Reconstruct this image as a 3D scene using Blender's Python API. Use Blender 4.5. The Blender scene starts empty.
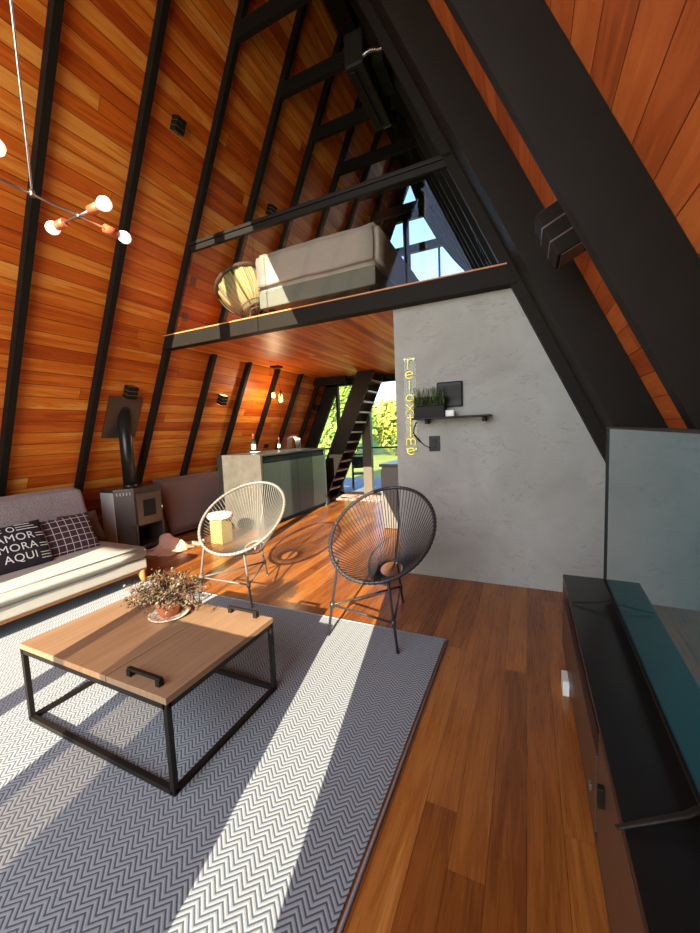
import bpy, bmesh, math, random
from mathutils import Vector, Matrix, noise
random.seed(7)
PI = math.pi
sc = bpy.context.scene
COL = sc.collection
S = 2.145                      # slope of the A-frame (rise over run)
ANG = math.atan(S)
LB, LI = -5.33, -5.24          # left board plane / left rafter inner plane, x at floor level
RB = 1.40
Y0, Y1 = -1.6, 7.75

# ------------------------------------------------------------------ helpers
class MB:
    def __init__(s): s.bm = bmesh.new()
    def _new(s, verts, faces):
        vs = [s.bm.verts.new(v) for v in verts]
        for f in faces:
            try: s.bm.faces.new([vs[i] for i in f])
            except ValueError: pass
        return vs
    def box(s, c, d, rot=None, bev=0.0):
        b = bmesh.new(); bmesh.ops.create_cube(b, size=1)
        bmesh.ops.scale(b, vec=d, verts=b.verts)
        if bev > 0:
            bmesh.ops.bevel(b, geom=b.edges[:], offset=bev, segments=2, affect='EDGES', profile=.6)
        m = Matrix.Translation(c)
        if rot is not None: m = m @ rot.to_4x4()
        bmesh.ops.transform(b, matrix=m, verts=b.verts)
        s.merge(b); return s
    def merge(s, b):
        idx = {}
        for v in b.verts: idx[v.index if v.index >= 0 else id(v)] = None
        b.verts.index_update()
        vs = [s.bm.verts.new(v.co) for v in b.verts]
        for f in b.faces:
            try: s.bm.faces.new([vs[v.index] for v in f.verts]).smooth = f.smooth
            except ValueError: pass
        b.free()
    def prism(s, poly, axis, a, b):
        """poly: list of 2D points in the plane normal to axis"""
        def P(p, t):
            return {'y': (p[0], t, p[1]), 'x': (t, p[0], p[1]), 'z': (p[0], p[1], t)}[axis]
        n = len(poly)
        vs = [P(p, a) for p in poly] + [P(p, b) for p in poly]
        s._new(vs, [tuple(range(n)), tuple(range(2*n-1, n-1, -1))] + [(i, (i+1) % n, n+(i+1) % n, n+i) for i in range(n)])
        return s
    def tube(s, pts, r, n=8, closed=False, cap=True, flat=None):
        pts = [Vector(p) for p in pts]; N = len(pts)
        rr = r if isinstance(r, (list, tuple)) else [r]*N
        rings = []; up = None
        for i, p in enumerate(pts):
            if closed: t = pts[(i+1) % N]-pts[i-1]
            else: t = pts[min(i+1, N-1)]-pts[max(i-1, 0)]
            t.normalize()
            if up is None:
                up = Vector((0, 0, 1)) if abs(t.z) < .9 else Vector((1, 0, 0))
            a = t.cross(up)
            if a.length < 1e-5: a = t.cross(Vector((0, 1, 0)))
            a.normalize(); b = a.cross(t).normalized(); up = b
            rings.append([s.bm.verts.new(p+(a*math.cos(2*PI*k/n)+b*math.sin(2*PI*k/n)*(flat or 1))*rr[i]) for k in range(n)])
        for i in range(N if closed else N-1):
            A, B = rings[i], rings[(i+1) % N]
            for k in range(n):
                f = s.bm.faces.new((A[k], A[(k+1) % n], B[(k+1) % n], B[k])); f.smooth = True
        if cap and not closed:
            s.bm.faces.new(rings[0][::-1]); s.bm.faces.new(rings[-1])
        return s
    def lathe(s, prof, c=(0, 0, 0), n=24, rot=None):
        c = Vector(c); rings = []
        for r, z in prof:
            ring = []
            for k in range(n):
                v = Vector((r*math.cos(2*PI*k/n), r*math.sin(2*PI*k/n), z))
                if rot is not None: v = rot @ v
                ring.append(s.bm.verts.new(c+v))
            rings.append(ring)
        for A, B in zip(rings, rings[1:]):
            for k in range(n):
                f = s.bm.faces.new((A[k], A[(k+1) % n], B[(k+1) % n], B[k])); f.smooth = True
        s.bm.faces.new(rings[0][::-1]); s.bm.faces.new(rings[-1])
        return s
    def grid(s, fn, nu, nv, smooth=True, closeu=False):
        g = [[s.bm.verts.new(fn(i/nu, j/nv)) for j in range(nv+1)] for i in range(nu+(0 if closeu else 1))]
        for i in range(nu):
            for j in range(nv):
                f = s.bm.faces.new((g[i][j], g[(i+1) % len(g)][j], g[(i+1) % len(g)][j+1], g[i][j+1])); f.smooth = smooth
        return s
    def obj(s, name, mat, parent=None, matrix=None, smooth=None):
        bmesh.ops.recalc_face_normals(s.bm, faces=s.bm.faces)
        me = bpy.data.meshes.new(name); s.bm.to_mesh(me); s.bm.free()
        if smooth is not None:
            for p in me.polygons: p.use_smooth = smooth
        o = bpy.data.objects.new(name, me); COL.objects.link(o)
        if mat: me.materials.append(mat)
        if matrix is not None: o.matrix_world = matrix
        if parent: o.parent = parent
        return o

def tag(o, label, cat, group=None, kind=None):
    o['label'] = label; o['category'] = cat
    if group: o['group'] = group
    if kind: o['kind'] = kind
    return o
def struct(o, label=None, cat=None):
    o['kind'] = 'structure'
    if label: o['label'] = label
    if cat: o['category'] = cat
    return o
def thing(name, label, cat, loc=(0, 0, 0), rz=0, group=None, matrix=None):
    o = bpy.data.objects.new(name, None); COL.objects.link(o)
    o.empty_display_size = .1
    if matrix is not None: o.matrix_world = matrix
    else:
        o.location = loc; o.rotation_euler = (0, 0, rz)
    return tag(o, label, cat, group)
def dup(root, label=None, matrix=None, loc=None, rz=None):
    r = root.copy(); COL.objects.link(r)
    if matrix is not None: r.matrix_world = matrix
    if loc is not None: r.location = loc
    if rz is not None: r.rotation_euler = (0, 0, rz)
    if label: r['label'] = label
    for ch in list(root.children):
        c = ch.copy(); COL.objects.link(c); c.parent = r
        for g in list(ch.children):
            d = g.copy(); COL.objects.link(d); d.parent = c
    return r
def ramp_pts(a, b, n): return [a+(b-a)*i/(n-1) for i in range(n)]

# ------------------------------------------------------------------ materials
class NT:
    def __init__(s, name):
        s.m = bpy.data.materials.new(name); s.m.use_nodes = True
        s.t = s.m.node_tree; s.n = s.t.nodes; s.l = s.t.links
        s.b = s.n['Principled BSDF']
    def node(s, typ, **kw):
        x = s.n.new(typ)
        for k, v in kw.items(): setattr(x, k, v)
        return x
    def set(s, sock, v):
        if hasattr(v, 'is_output') or isinstance(v, bpy.types.NodeSocket): s.l.new(v, sock)
        else: sock.default_value = v
    def math(s, op, a, b=None, c=None, clamp=False):
        x = s.node('ShaderNodeMath', operation=op, use_clamp=clamp)
        s.set(x.inputs[0], a)
        if b is not None: s.set(x.inputs[1], b)
        if c is not None: s.set(x.inputs[2], c)
        return x.outputs[0]
    def xyz(s, kind='Object'):
        t = s.node('ShaderNodeTexCoord'); x = s.node('ShaderNodeSeparateXYZ'); s.l.new(t.outputs[kind], x.inputs[0])
        return x.outputs[0], x.outputs[1], x.outputs[2], t.outputs[kind]
    def comb(s, a, b, c):
        x = s.node('ShaderNodeCombineXYZ')
        for i, v in enumerate((a, b, c)): s.set(x.inputs[i], v)
        return x.outputs[0]
    def noise(s, vec, scale, detail=4, rough=.55, dist=0):
        x = s.node('ShaderNodeTexNoise'); s.l.new(vec, x.inputs['Vector'])
        x.inputs['Scale'].default_value = scale; x.inputs['Detail'].default_value = detail
        x.inputs['Roughness'].default_value = rough; x.inputs['Distortion'].default_value = dist
        return x.outputs['Fac']
    def white(s, a, b):
        x = s.node('ShaderNodeTexWhiteNoise', noise_dimensions='2D'); s.l.new(s.comb(a, b, 0.0), x.inputs['Vector'])
        return x.outputs['Value'], x.outputs['Color']
    def ramp(s, fac, stops, interp='LINEAR'):
        x = s.node('ShaderNodeValToRGB'); x.color_ramp.interpolation = interp
        e = x.color_ramp.elements
        while len(e) < len(stops): e.new(.5)
        for el, (p, c) in zip(e, stops): el.position = p; el.color = (*c, 1)
        s.set(x.inputs[0], fac); return x.outputs[0]
    def mix(s, fac, a, b, mode='MIX'):
        x = s.node('ShaderNodeMix', data_type='RGBA', blend_type=mode)
        s.set(x.inputs[0], fac)
        for k, v in ((6, a), (7, b)):
            if isinstance(v, tuple): v = (*v, 1) if len(v) == 3 else v
            s.set(x.inputs[k], v)
        return x.outputs[2]
    def bump(s, h, strength=.3, dist=.01):
        x = s.node('ShaderNodeBump'); x.inputs['Strength'].default_value = strength; x.inputs['Distance'].default_value = dist
        s.l.new(h, x.inputs['Height']); s.l.new(x.outputs[0], s.b.inputs['Normal'])
    def p(s, **kw):
        for k, v in kw.items():
            k = {'color': 'Base Color', 'rough': 'Roughness', 'metal': 'Metallic', 'spec': 'Specular IOR Level', 'emit': 'Emission Color', 'estr': 'Emission Strength', 'alpha': 'Alpha', 'coat': 'Coat Weight', 'crough': 'Coat Roughness', 'sheen': 'Sheen Weight', 'trans': 'Transmission Weight', 'sss': 'Subsurface Weight'}[k]
            if isinstance(v, tuple): v = (*v, 1) if len(v) == 3 else v
            s.set(s.b.inputs[k], v)
        return s.m

def plain(name, color, rough=.5, var=.12, scale=30, **kw):
    t = NT(name); x, y, z, v = t.xyz()
    n = t.noise(v, scale, 4)
    c = t.mix(n, tuple(q*(1-var) for q in color), tuple(min(1, q*(1+var)) for q in color))
    return t.p(color=c, rough=rough, **kw)

def fabric(name, color, scale=400, var=.25, bump=.25, low=.15):
    t = NT(name); x, y, z, v = t.xyz()
    n = t.noise(v, scale, 2); n2 = t.noise(v, 6, 3)
    f = t.math('ADD', t.math('MULTIPLY', n, 1-low), t.math('MULTIPLY', n2, low))
    c = t.ramp(f, [(.3, tuple(q*(1-var) for q in color)), (.7, tuple(min(1, q*(1+var)) for q in color))])
    t.bump(n, bump, .003)
    return t.p(color=c, rough=.95, spec=.15)

def wood(name, w, length, stops, rough=.35, gw=.03, groove_dark=.25, gstretch=1.3, seed=0.0, bump=.35, coat=0.0, acrossaxis=0, sap=.0, gscale=14, rvar=.55):
    t = NT(name); X, Y, Z, v = t.xyz()
    A, L = (X, Y) if acrossaxis == 0 else (Y, X)
    a = t.math('ADD', t.math('DIVIDE', A, w), 100.0+seed)
    idx = t.math('FLOOR', a); fr = t.math('SUBTRACT', a, idx)
    h, _ = t.white(idx, 3.3)
    l = t.math('ADD', t.math('DIVIDE', L, length), t.math('MULTIPLY', h, 7.0))
    seg = t.math('FLOOR', l); lf = t.math('SUBTRACT', l, seg)
    r, rc = t.white(idx, seg)
    off = t.math('MULTIPLY', r, 43.0)
    vec = t.comb(t.math('ADD', t.math('MULTIPLY', A, gscale), off), t.math('ADD', t.math('MULTIPLY', L, gstretch), off), off)
    g = t.noise(vec, 1.0, 5, .6, .9)
    vec2 = t.comb(t.math('ADD', t.math('MULTIPLY', A, gscale*7), off), t.math('MULTIPLY', L, gstretch*2.2), off)
    g2 = t.noise(vec2, 1.0, 3, .6, .3)
    # flame figure: rings of the low noise
    ring = t.math('SINE', t.math('MULTIPLY', g, 38.0))
    f = t.math('ADD', t.math('MULTIPLY', r, rvar), t.math('MULTIPLY', t.math('SUBTRACT', g, .5), .9))
    f = t.math('ADD', f, t.math('MULTIPLY', t.math('SUBTRACT', g2, .5), .35))
    f = t.math('ADD', f, t.math('MULTIPLY', ring, .035))
    f = t.math('ADD', f, (1-rvar)*.5, clamp=True)
    c = t.ramp(f, stops)
    e = t.math('MINIMUM', fr, t.math('SUBTRACT', 1.0, fr))
    gl = t.math('SUBTRACT', 1.0, t.math('DIVIDE', e, gw), clamp=True)
    e2 = t.math('MULTIPLY', t.math('MINIMUM', lf, t.math('SUBTRACT', 1.0, lf)), length/w)
    gl2 = t.math('SUBTRACT', 1.0, t.math('DIVIDE', e2, gw*.7), clamp=True)
    gg = t.math('MAXIMUM', gl, t.math('MULTIPLY', gl2, .8))
    c = t.mix(gg, c, tuple(q*groove_dark for q in stops[0][1]))
    hh = t.math('SUBTRACT', t.math('MULTIPLY', g2, .15), gg)
    t.bump(hh, bump, .006)
    rr = t.math('ADD', rough-.06, t.math('MULTIPLY', g2, .16))
    return t.p(color=c, rough=rr, coat=coat, crough=.15, spec=.35)

M = {}
STL = [(0.0, (.20, .026, .003)), (.24, (.42, .066, .006)), (.44, (.60, .125, .011)), (.60, (.70, .195, .020)), (.76, (.82, .34, .060)), (1.0, (.88, .50, .15))]
M['wall_l'] = wood('slope_boards_wood', .13, 4.3, STL, rough=.42, gw=.04, groove_dark=.22, gstretch=.8, gscale=11, rvar=.40)
M['wall_r'] = wood('slope_boards_red_wood', .145, 3.1, [(0, (.17, .034, .009)), (.4, (.40, .088, .018)), (.7, (.52, .135, .028)), (.9, (.60, .19, .04)), (1, (.85, .42, .10))], rough=.45, gw=.025, groove_dark=.12, gstretch=1.6, gscale=20, rvar=.45, seed=.35)
M['ceil'] = wood('loft_ceiling_wood', .10, 4.0, [(a, (b[0]*1.05, b[1]*1.1, b[2])) for a, b in STL], rough=.4, gw=.04, groove_dark=.3, gstretch=1.0, rvar=.5)
M['floor'] = wood('floor_hardwood', .115, 1.9, [(0, (.085, .024, .006)), (.35, (.195, .058, .011)), (.6, (.30, .098, .018)), (.85, (.40, .15, .030)), (1, (.52, .24, .06))], rough=.27, gw=.012, groove_dark=.35, gstretch=2.0, gscale=24, rvar=.42, bump=.12, coat=.15)
M['table'] = wood('table_top_wood', .16, 3.0, [(0, (.16, .09, .05)), (.5, (.26, .155, .085)), (1, (.36, .23, .13))], rough=.4, gw=.0001, groove_dark=.9, gstretch=1.5, gscale=34, rvar=.25, bump=.05)
M['leg_wood'] = plain('sofa_leg_wood', (.50, .20, .06), .45, .2, 12)
M['black'] = plain('black_painted_steel', (.011, .009, .007), .5, .15, 25, spec=.22)
M['black_matt'] = plain('dark_brown_paint', (.012, .0095, .0070), .65, .2, 8, spec=.14)
M['black_gloss'] = plain('black_gloss', (.008, .009, .011), .4, .1, 10, spec=.2)
M['tie'] = plain('dark_tie_paint', (.010, .008, .006), .7, .2, 8, spec=.12)
M['island'] = plain('graphite_lacquer', (.045, .058, .050), .33, .08, 6)
M['island_end'] = None
M['steel'] = plain('brushed_steel', (.55, .55, .55), .3, .1, 60, metal=1.0)
M['white'] = plain('white_plastic', (.75, .75, .72), .4, .03, 20)
M['copper'] = plain('copper_socket', (.70, .17, .07), .35, .06, 20, metal=.35)
M['stove'] = plain('stove_brown_steel', (.085, .062, .052), .35, .12, 20, metal=.3)
M['stove_side'] = plain('stove_sunlit_side', (.60, .57, .50), .5, .08, 14)  # sun on the stove's near side, painted in as a pale colour
M['stove_door'] = plain('stove_door_steel', (.125, .082, .062), .38, .12, 20, metal=.3)
M['pipe'] = plain('flue_black_enamel', (.015, .014, .013), .3, .1, 20)
M['terra'] = plain('terracotta', (.50, .15, .06), .8, .2, 25)
M['cream'] = fabric('cream_fabric', (.46, .44, .385), 260, .14)
M['greige'] = fabric('greige_fabric', (.36, .31, .26), 260, .25)
M['throw'] = fabric('grey_throw_fabric', (.30, .25, .235), 150, .5, .5)
M['mattress'] = fabric('mauve_mattress_cover', (.20, .135, .125), 60, .08, .1)
M['bedding'] = fabric('beige_sheet', (.40, .335, .285), 60, .06, .1)
M['bedbase'] = fabric('bed_base_grey', (.17, .17, .14), 120, .1, .1)
M['brownpillow'] = fabric('brown_pillow', (.10, .05, .035), 200, .2)
M['pink'] = fabric('pink_cloth', (.62, .24, .18), 120, .15)
M['peach'] = fabric('peach_cloth', (.58, .33, .24), 90, .3)
M['curtain'] = fabric('dark_curtain', (.009, .0075, .0065), 120, .15)
M['cord_black'] = plain('black_pvc_cord', (.020, .021, .024), .3, .1, 20)
M['cord_grey'] = plain('grey_pvc_cord', (.13, .12, .098), .32, .1, 20)
M['frame_grey'] = plain('grey_tube_steel', (.22, .21, .185), .38, .1, 20)
M['frame_black'] = plain('black_tube_steel', (.028, .028, .030), .32, .1, 20)
M['bronze'] = plain('bronze_post', (.10, .085, .065), .45, .1, 10)
M['cabtop'] = plain('dark_stone_top', (.055, .055, .05), .35, .2, 60)
M['cab'] = plain('grey_cabinet', (.13, .12, .105), .5, .08, 10)
M['lawn'] = plain('lawn_grass', (.26, .30, .06), .9, .35, 3)
M['deck'] = wood('deck_boards', .14, 3.0, [(0, (.16, .18, .21)), (.5, (.24, .27, .31)), (1, (.30, .33, .37))], rough=.7, gw=.05, rvar=.3)
M['leaf_tree'] = plain('tree_leaf', (.20, .30, .045), .7, .45, 2.0)
M['leaf_tree2'] = plain('tree_leaf_yellow', (.33, .36, .06), .7, .4, 2.0)
M['bark'] = plain('bark', (.10, .07, .045), .9, .3, 12)
M['grassplant'] = plain('green_blades', (.045, .075, .018), .6, .4, 30)
M['leaf_plum'] = plain('plum_leaves', (.085, .046, .032), .5, .6, 40)
M['leaf_olive'] = plain('olive_leaves', (.10, .085, .035), .5, .5, 40)
M['stem'] = plain('thin_stems', (.18, .10, .06), .7, .3, 40)
M['planter'] = plain('dark_planter', (.018, .016, .014), .6, .1, 20, spec=.15)
M['gold_metal'] = plain('handle_metal', (.30, .26, .20), .3, .1, 20, metal=.8)
M['wine'] = plain('wine_bottle_glass', (.012, .02, .01), .06, .1, 10)
M['red'] = plain('red_foil', (.50, .03, .02), .3, .1, 20)
M['papasan_frame'] = plain('rattan_frame_dark', (.075, .055, .03), .5, .3, 30)
M['edge_wood'] = plain('loft_floor_edge', (.55, .22, .07), .5, .3, 14)
M['tread'] = plain('stair_tread_wood', (.34, .17, .10), .35, .25, 8)
M['tread_white'] = plain('pale_mat', (.6, .6, .58), .6, .05, 8)

def emis(name, color, strength, base=(.8, .8, .8)):
    t = NT(name); x, y, z, v = t.xyz(); n = t.noise(v, 10, 2)
    c = t.mix(n, color, tuple(min(1, q*1.05) for q in color))
    return t.p(color=base, emit=c, estr=strength, rough=.3)
M['bulb'] = emis('lit_frosted_bulb', (1, .93, .80), .75, (.9, .87, .8))
M['amber'] = emis('amber_bulb', (1, .55, .12), 7, (.9, .6, .2))
M['warm'] = emis('warm_lamp_glow', (1, .62, .25), 2.5)
M['neon'] = emis('yellow_neon_tube', (.95, .80, .06), .55, (.85, .74, .10))

def glass(name, tint=(1, 1, 1), refl=.12, rough=.0):
    t = NT(name); n = t.n; n.remove(t.b)
    out = [x for x in n if x.type == 'OUTPUT_MATERIAL'][0]
    tr = t.node('ShaderNodeBsdfTransparent'); tr.inputs[0].default_value = (*tint, 1)
    gl = t.node('ShaderNodeBsdfGlossy'); gl.inputs['Roughness'].default_value = rough
    fr = t.node('ShaderNodeFresnel'); fr.inputs[0].default_value = 1.5
    mx = t.node('ShaderNodeMixShader')
    f = t.math('MULTIPLY', fr.outputs[0], refl*8, clamp=True)
    t.l.new(f, mx.inputs[0]); t.l.new(tr.outputs[0], mx.inputs[1]); t.l.new(gl.outputs[0], mx.inputs[2])
    t.l.new(mx.outputs[0], out.inputs[0]); return t.m
M['glass'] = glass('clear_pane', (.97, .985, .98), .12)
M['rail_glass'] = glass('railing_glass', (.95, .965, .965), .042)
M['tint'] = glass('sun_dimming_pane', (.58, .54, .50), .12)
M['acrylic'] = glass('clear_acrylic', (.95, .95, .90), .05, .0)
M['screen'] = None

def mk_screen():
    t = NT('tv_screen_glass'); x, y, z, v = t.xyz()
    n = t.noise(v, 3, 2)
    c = t.mix(n, (.006, .075, .095), (.012, .10, .12))
    return t.p(color=c, rough=.035, spec=.9, coat=.6, crough=.03)
M['screen'] = mk_screen()

def mk_concrete():
    t = NT('burnt_cement_plaster'); x, y, z, v = t.xyz()
    n1 = t.noise(v, 1.3, 5, .6, .6)
    n2 = t.noise(t.comb(t.math('MULTIPLY', x, 2.2), 0.0, t.math('MULTIPLY', z, 6.5)), 1.6, 6, .62, 1.6)
    n3 = t.noise(v, 60, 3)
    base = t.ramp(n1, [(.25, (.26, .255, .225)), (.5, (.34, .335, .30)), (.75, (.41, .405, .37))])
    # trowel scratches
    sl = t.math('ABSOLUTE', t.math('SUBTRACT', n2, .56))
    m = t.math('SUBTRACT', 1.0, t.math('DIVIDE', sl, .016), clamp=True)
    patch = t.math('GREATER_THAN', t.noise(v, 3.1, 2), .53)
    m = t.math('MULTIPLY', t.math('MULTIPLY', m, patch), .6)
    n5 = t.noise(t.comb(t.math('MULTIPLY', x, 1.2), 0.0, t.math('MULTIPLY', z, 3.0)), 2.2, 7, .65, 2.2)
    m = t.math('MAXIMUM', m, t.math('MULTIPLY', t.math('MULTIPLY', t.math('SUBTRACT', n5, .60), 6.0, clamp=True), .38))
    c = t.mix(m, base, (.15, .145, .135))
    c = t.mix(t.math('MULTIPLY', n3, .12), c, (.25, .25, .24))
    t.bump(t.math('ADD', n2, t.math('MULTIPLY', n3, .1)), .25, .01)
    return t.p(color=c, rough=.6, spec=.3)
M['concrete'] = mk_concrete()
def mk_endpanel():
    t = NT('cement_panel'); x, y, z, v = t.xyz(); n = t.noise(v, 5, 6, .7)
    return t.p(color=t.ramp(n, [(.3, (.055, .048, .037)), (.7, (.10, .09, .07))]), rough=.6)
M['island_end'] = mk_endpanel()

def mk_rug():
    t = NT('chevron_rug_weave'); x, y, z, v = t.xyz()
    wv = t.math('DIVIDE', x, .072)
    tri = t.math('ABSOLUTE', t.math('SUBTRACT', t.math('MULTIPLY', t.math('FRACT', wv), 2.0), 1.0))   # 0..1
    ph = t.math('ADD', t.math('DIVIDE', y, .0205), t.math('MULTIPLY', tri, 1.65))
    f = t.math('FRACT', ph)
    s = t.math('ABSOLUTE', t.math('SUBTRACT', t.math('MULTIPLY', f, 2.0), 1.0))
    n = t.noise(v, 260, 2)
    s2 = t.math('ADD', s, t.math('MULTIPLY', t.math('SUBTRACT', n, .5), .35))
    c = t.ramp(s2, [(.26, (.045, .062, .088)), (.46, (.275, .30, .315))])
    n2 = t.noise(v, 2.0, 3)
    c = t.mix(t.math('MULTIPLY', n2, .15), c, (.26, .29, .33))
    t.bump(s2, .35, .004)
    return t.p(color=c, rough=.95, spec=.1, sheen=.2)
M['rug'] = mk_rug()
M['rug_border'] = fabric('rug_binding', (.26, .29, .34), 200, .2)

def mk_plaid():
    t = NT('plaid_pillow_fabric'); x, y, z, v = t.xyz()
    def ln(c, off): 
        f = t.math('FRACT', t.math('ADD', t.math('DIVIDE', c, .062), off))
        return t.math('LESS_THAN', t.math('ABSOLUTE', t.math('SUBTRACT', f, .5)), .045)
    m = t.math('MAXIMUM', ln(x, .2), ln(y, .1)); n = t.noise(v, 200, 2)
    c = t.mix(m, t.ramp(n, [(.3, (.035, .018, .022)), (.7, (.065, .033, .038))]), (.50, .45, .44))
    return t.p(color=c, rough=.9, spec=.2)
M['plaid'] = mk_plaid()
M['amor'] = fabric('charcoal_pillow', (.030, .024, .028), 200, .25)
M['ink'] = plain('white_print', (.78, .76, .76), .8, .03, 50)
def mk_stripe():
    t = NT('striped_papasan_cushion'); x, y, z, v = t.xyz()
    a = t.math('DIVIDE', t.math('ARCTAN2', y, x), .21)
    f = t.math('FRACT', a); n = t.noise(v, 80, 2)
    c = t.ramp(f, [(.0, (.48, .33, .04)), (.30, (.48, .33, .04)), (.34, (.36, .35, .31)), (.55, (.36, .35, .31)), (.60, (.15, .14, .13)), (.78, (.15, .14, .13)), (.82, (.50, .38, .10))], 'CONSTANT')
    return t.p(color=c, rough=.9)
M['stripe'] = mk_stripe()
def mk_mat():
    t = NT('woven_doormat'); x, y, z, v = t.xyz(); n = t.noise(v, 18, 3, .7, 1)
    return t.p(color=t.ramp(n, [(.4, (.45, .12, .07)), (.5, (.62, .58, .5)), (.62, (.12, .11, .12))], 'CONSTANT'), rough=.95)
M['doormat'] = mk_mat()
def mk_doily():
    t = NT('crochet_saucer'); x, y, z, v = t.xyz(); n = t.noise(v, 55, 2, .5, 1)
    return t.p(color=t.ramp(n, [(.44, (.66, .62, .55)), (.56, (.34, .24, .16))]), rough=.9)
M['doily'] = mk_doily()

# ------------------------------------------------------------------ the setting
def slope_matrix(side):
    # local x up the slope, y along the house
    if side < 0:
        u = Vector((math.cos(ANG), 0, math.sin(ANG))); o = Vector((LB, 0, 0))
    else:
        u = Vector((-math.cos(ANG), 0, math.sin(ANG))); o = Vector((RB, 0, 0))
    v = Vector((0, 1, 0)); w = u.cross(v)
    m = Matrix((u, v, w)).transposed().to_4x4(); m.translation = o
    return m
ridge_z = (RB-LB)/2*S; ridge_x = (RB+LB)/2
Lsl = ridge_z/math.sin(ANG)
for side, nm in ((-1, 'wall_left'), (1, 'wall_right')):
    b = MB(); th = .1*(1 if side < 0 else -1)
    b.box((Lsl/2-.1, (Y0-.3+Y1+.3)/2, th/2), (Lsl+.2, Y1-Y0+.6, .1))
    o = b.obj(nm, M['wall_l'] if side < 0 else M['wall_r'], matrix=slope_matrix(side)); struct(o)
b = MB(); b.box(((LB+RB)/2, (Y0+Y1)/2, -.05), (RB-LB+.3, Y1-Y0+.2, .1)); struct(b.obj('floor', M['floor']))
# ground outside
b = MB(); b.box((-2, 25, -.25), (160, 160, .1)); struct(b.obj('lawn', M['lawn']))
b = MB(); b.box((-2, 9.35, -.1), (9, 3.1, .1)); struct(b.obj('deck', M['deck']))
b = MB(); b.box((-2, -3.6, -.1), (9, 3.9, .1)); struct(b.obj('deck_front', M['deck']))

def xin(z, off=0.0): return LI+off+z/S
def rafter(n, side, yc, t, x_in, x_out, z0, z1, mat='black_matt'):
    sg = 1 if side < 0 else -1
    poly = [(x_out+sg*z0/S, z0), (x_in+sg*z0/S, z0), (x_in+sg*z1/S, z1), (x_out+sg*z1/S, z1)]
    b = MB(); b.prism(poly, 'y', yc-t/2, yc+t/2)
    return struct(b.obj('trim_%d' % n, M[mat]))
k = 1
left_ys = [-.4, .37, 1.14, 1.91, 2.665, 3.44, 4.2, 4.97, 5.75, 6.52, 7.28]
for y in left_ys:
    rafter(k, -1, y, .062, LI, LB+.002, 0, 6.75); k += 1
right = [(.70, 1.15, .075), (1.68, 1.15, .075), (3.42, 1.055, .10), (4.2, 1.08, .07), (4.97, 1.08, .07), (5.75, 1.08, .07), (6.52, 1.08, .07), (7.28, 1.08, .07)]
for y, xi, t in right:
    rafter(k, 1, y, t, xi, RB-.002, 0, 6.6); k += 1
# steel stiffener lines on the loft frame member (right): a second narrower flange
rafter(k, 1, 3.085, .43, 1.135, RB-.002, 0, 6.5); k += 1
# collar ties
for y in (1.91, 2.665, 3.44, 4.2, 4.97, 5.75, 6.52, 7.28):
    b = MB(); z0, z1 = 5.46, 5.61
    b.prism([(xin(z0)-.03, z0), (1.1-z0/S+.03, z0), (1.1-z1/S+.03, z1), (xin(z1)-.03, z1)], 'y', y-.03, y+.03)
    struct(b.obj('trim_%d' % k, M['tie'])); k += 1
# ridge beam
b = MB(); b.box((-2.07, (Y0+Y1)/2, 6.62), (.22, Y1-Y0, .28)); struct(b.obj('trim_%d' % k, M['tie'])); k += 1

# loft: floor slab with board ceiling, edge beam
ZL0, ZL1 = 2.52, 2.67
sx0, sx1 = LB+.02+2.6/S, RB-.02-2.6/S
b = MB(); b.box(((sx0+sx1)/2, (3.48+7.7)/2, 2.63), (sx1-sx0, 7.7-3.48, .07))
struct(b.obj('ceiling', M['ceil']))
b = MB(); b.prism([(LI-.03+ZL0/S, ZL0), (1.10-ZL0/S, ZL0), (1.10-ZL1/S, ZL1), (LI-.03+ZL1/S, ZL1)], 'y', 3.36, 3.475)
struct(b.obj('trim_%d' % k, M['black_matt'])); k += 1
b = MB(); b.box(((-4.15-.12)/2, 3.42, 2.677), (3.98, .13, .012)); struct(b.obj('trim_%d' % k, M['edge_wood'])); k += 1

# concrete wall of the bathroom block
b = MB(); zt = 2.52
b.prism([(-1.13, 0), (1.35, 0), (1.35-zt/S*.98, zt), (-1.13, zt)], 'y', 3.475, 3.60)
struct(b.obj('wall_front', M['concrete']))
b = MB(); b.box((-1.07, 5.6, 1.29), (.12, 4.0, 2.58)); struct(b.obj('wall_side', M['concrete']))

# back gable: frames and panes
def gable_x(z, side, off): return (LB+off+z/S) if side < 0 else (RB-off-z/S)
def gable_frame(y, w=.16):
    b = MB()
    for side in (-1, 1):
        sg = -side
        b.prism([(gable_x(0, side, 0), 0), (gable_x(0, side, w+.05), 0), (gable_x(6.7, side, w+.05), 6.7), (gable_x(6.7, side, 0), 6.7)], 'y', y-.05, y+.05)
    return b
wt = bpy.data.objects.new('window_1', None); COL.objects.link(wt); struct(wt)
b = gable_frame(Y1, .26)
b.box((-2.0, Y1, 2.60), (4.4, .1, .26))
for z0, h in ((5.0, .15), (5.63, .13)):
    hw = (6.8-z0)/S
    b.box((-2.05, Y1, z0), (2*hw, .08, h))
b.box((-2.19, Y1, 3.85), (.13, .08, 2.2)); b.box((-1.55, Y1, 3.8), (.035, .06, 2.3))
b.box((-2.20, Y1, 5.3), (.11, .08, .6)); b.obj('frame', M['black'], wt)
b = MB(); b.prism([(LB+.2+2.6/S, 2.65), (RB-.2-2.6/S, 2.65), (-1.97, 6.75)], 'y', Y1+.005, Y1+.012); b.obj('pane', M['glass'], wt)
wt = bpy.data.objects.new('window_2', None); COL.objects.link(wt); struct(wt)
b = MB()
for x in (-3.9, -2.05): b.box((x, Y1, 1.25), (.06, .09, 2.5))
b.box((-2.8, Y1, 1.045), (3.2, .05, .035)); b.box((-2.6, Y1, .02), (5.2, .09, .04)); b.box((-2.6, Y1, 2.47), (4.0, .1, .05))
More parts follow.
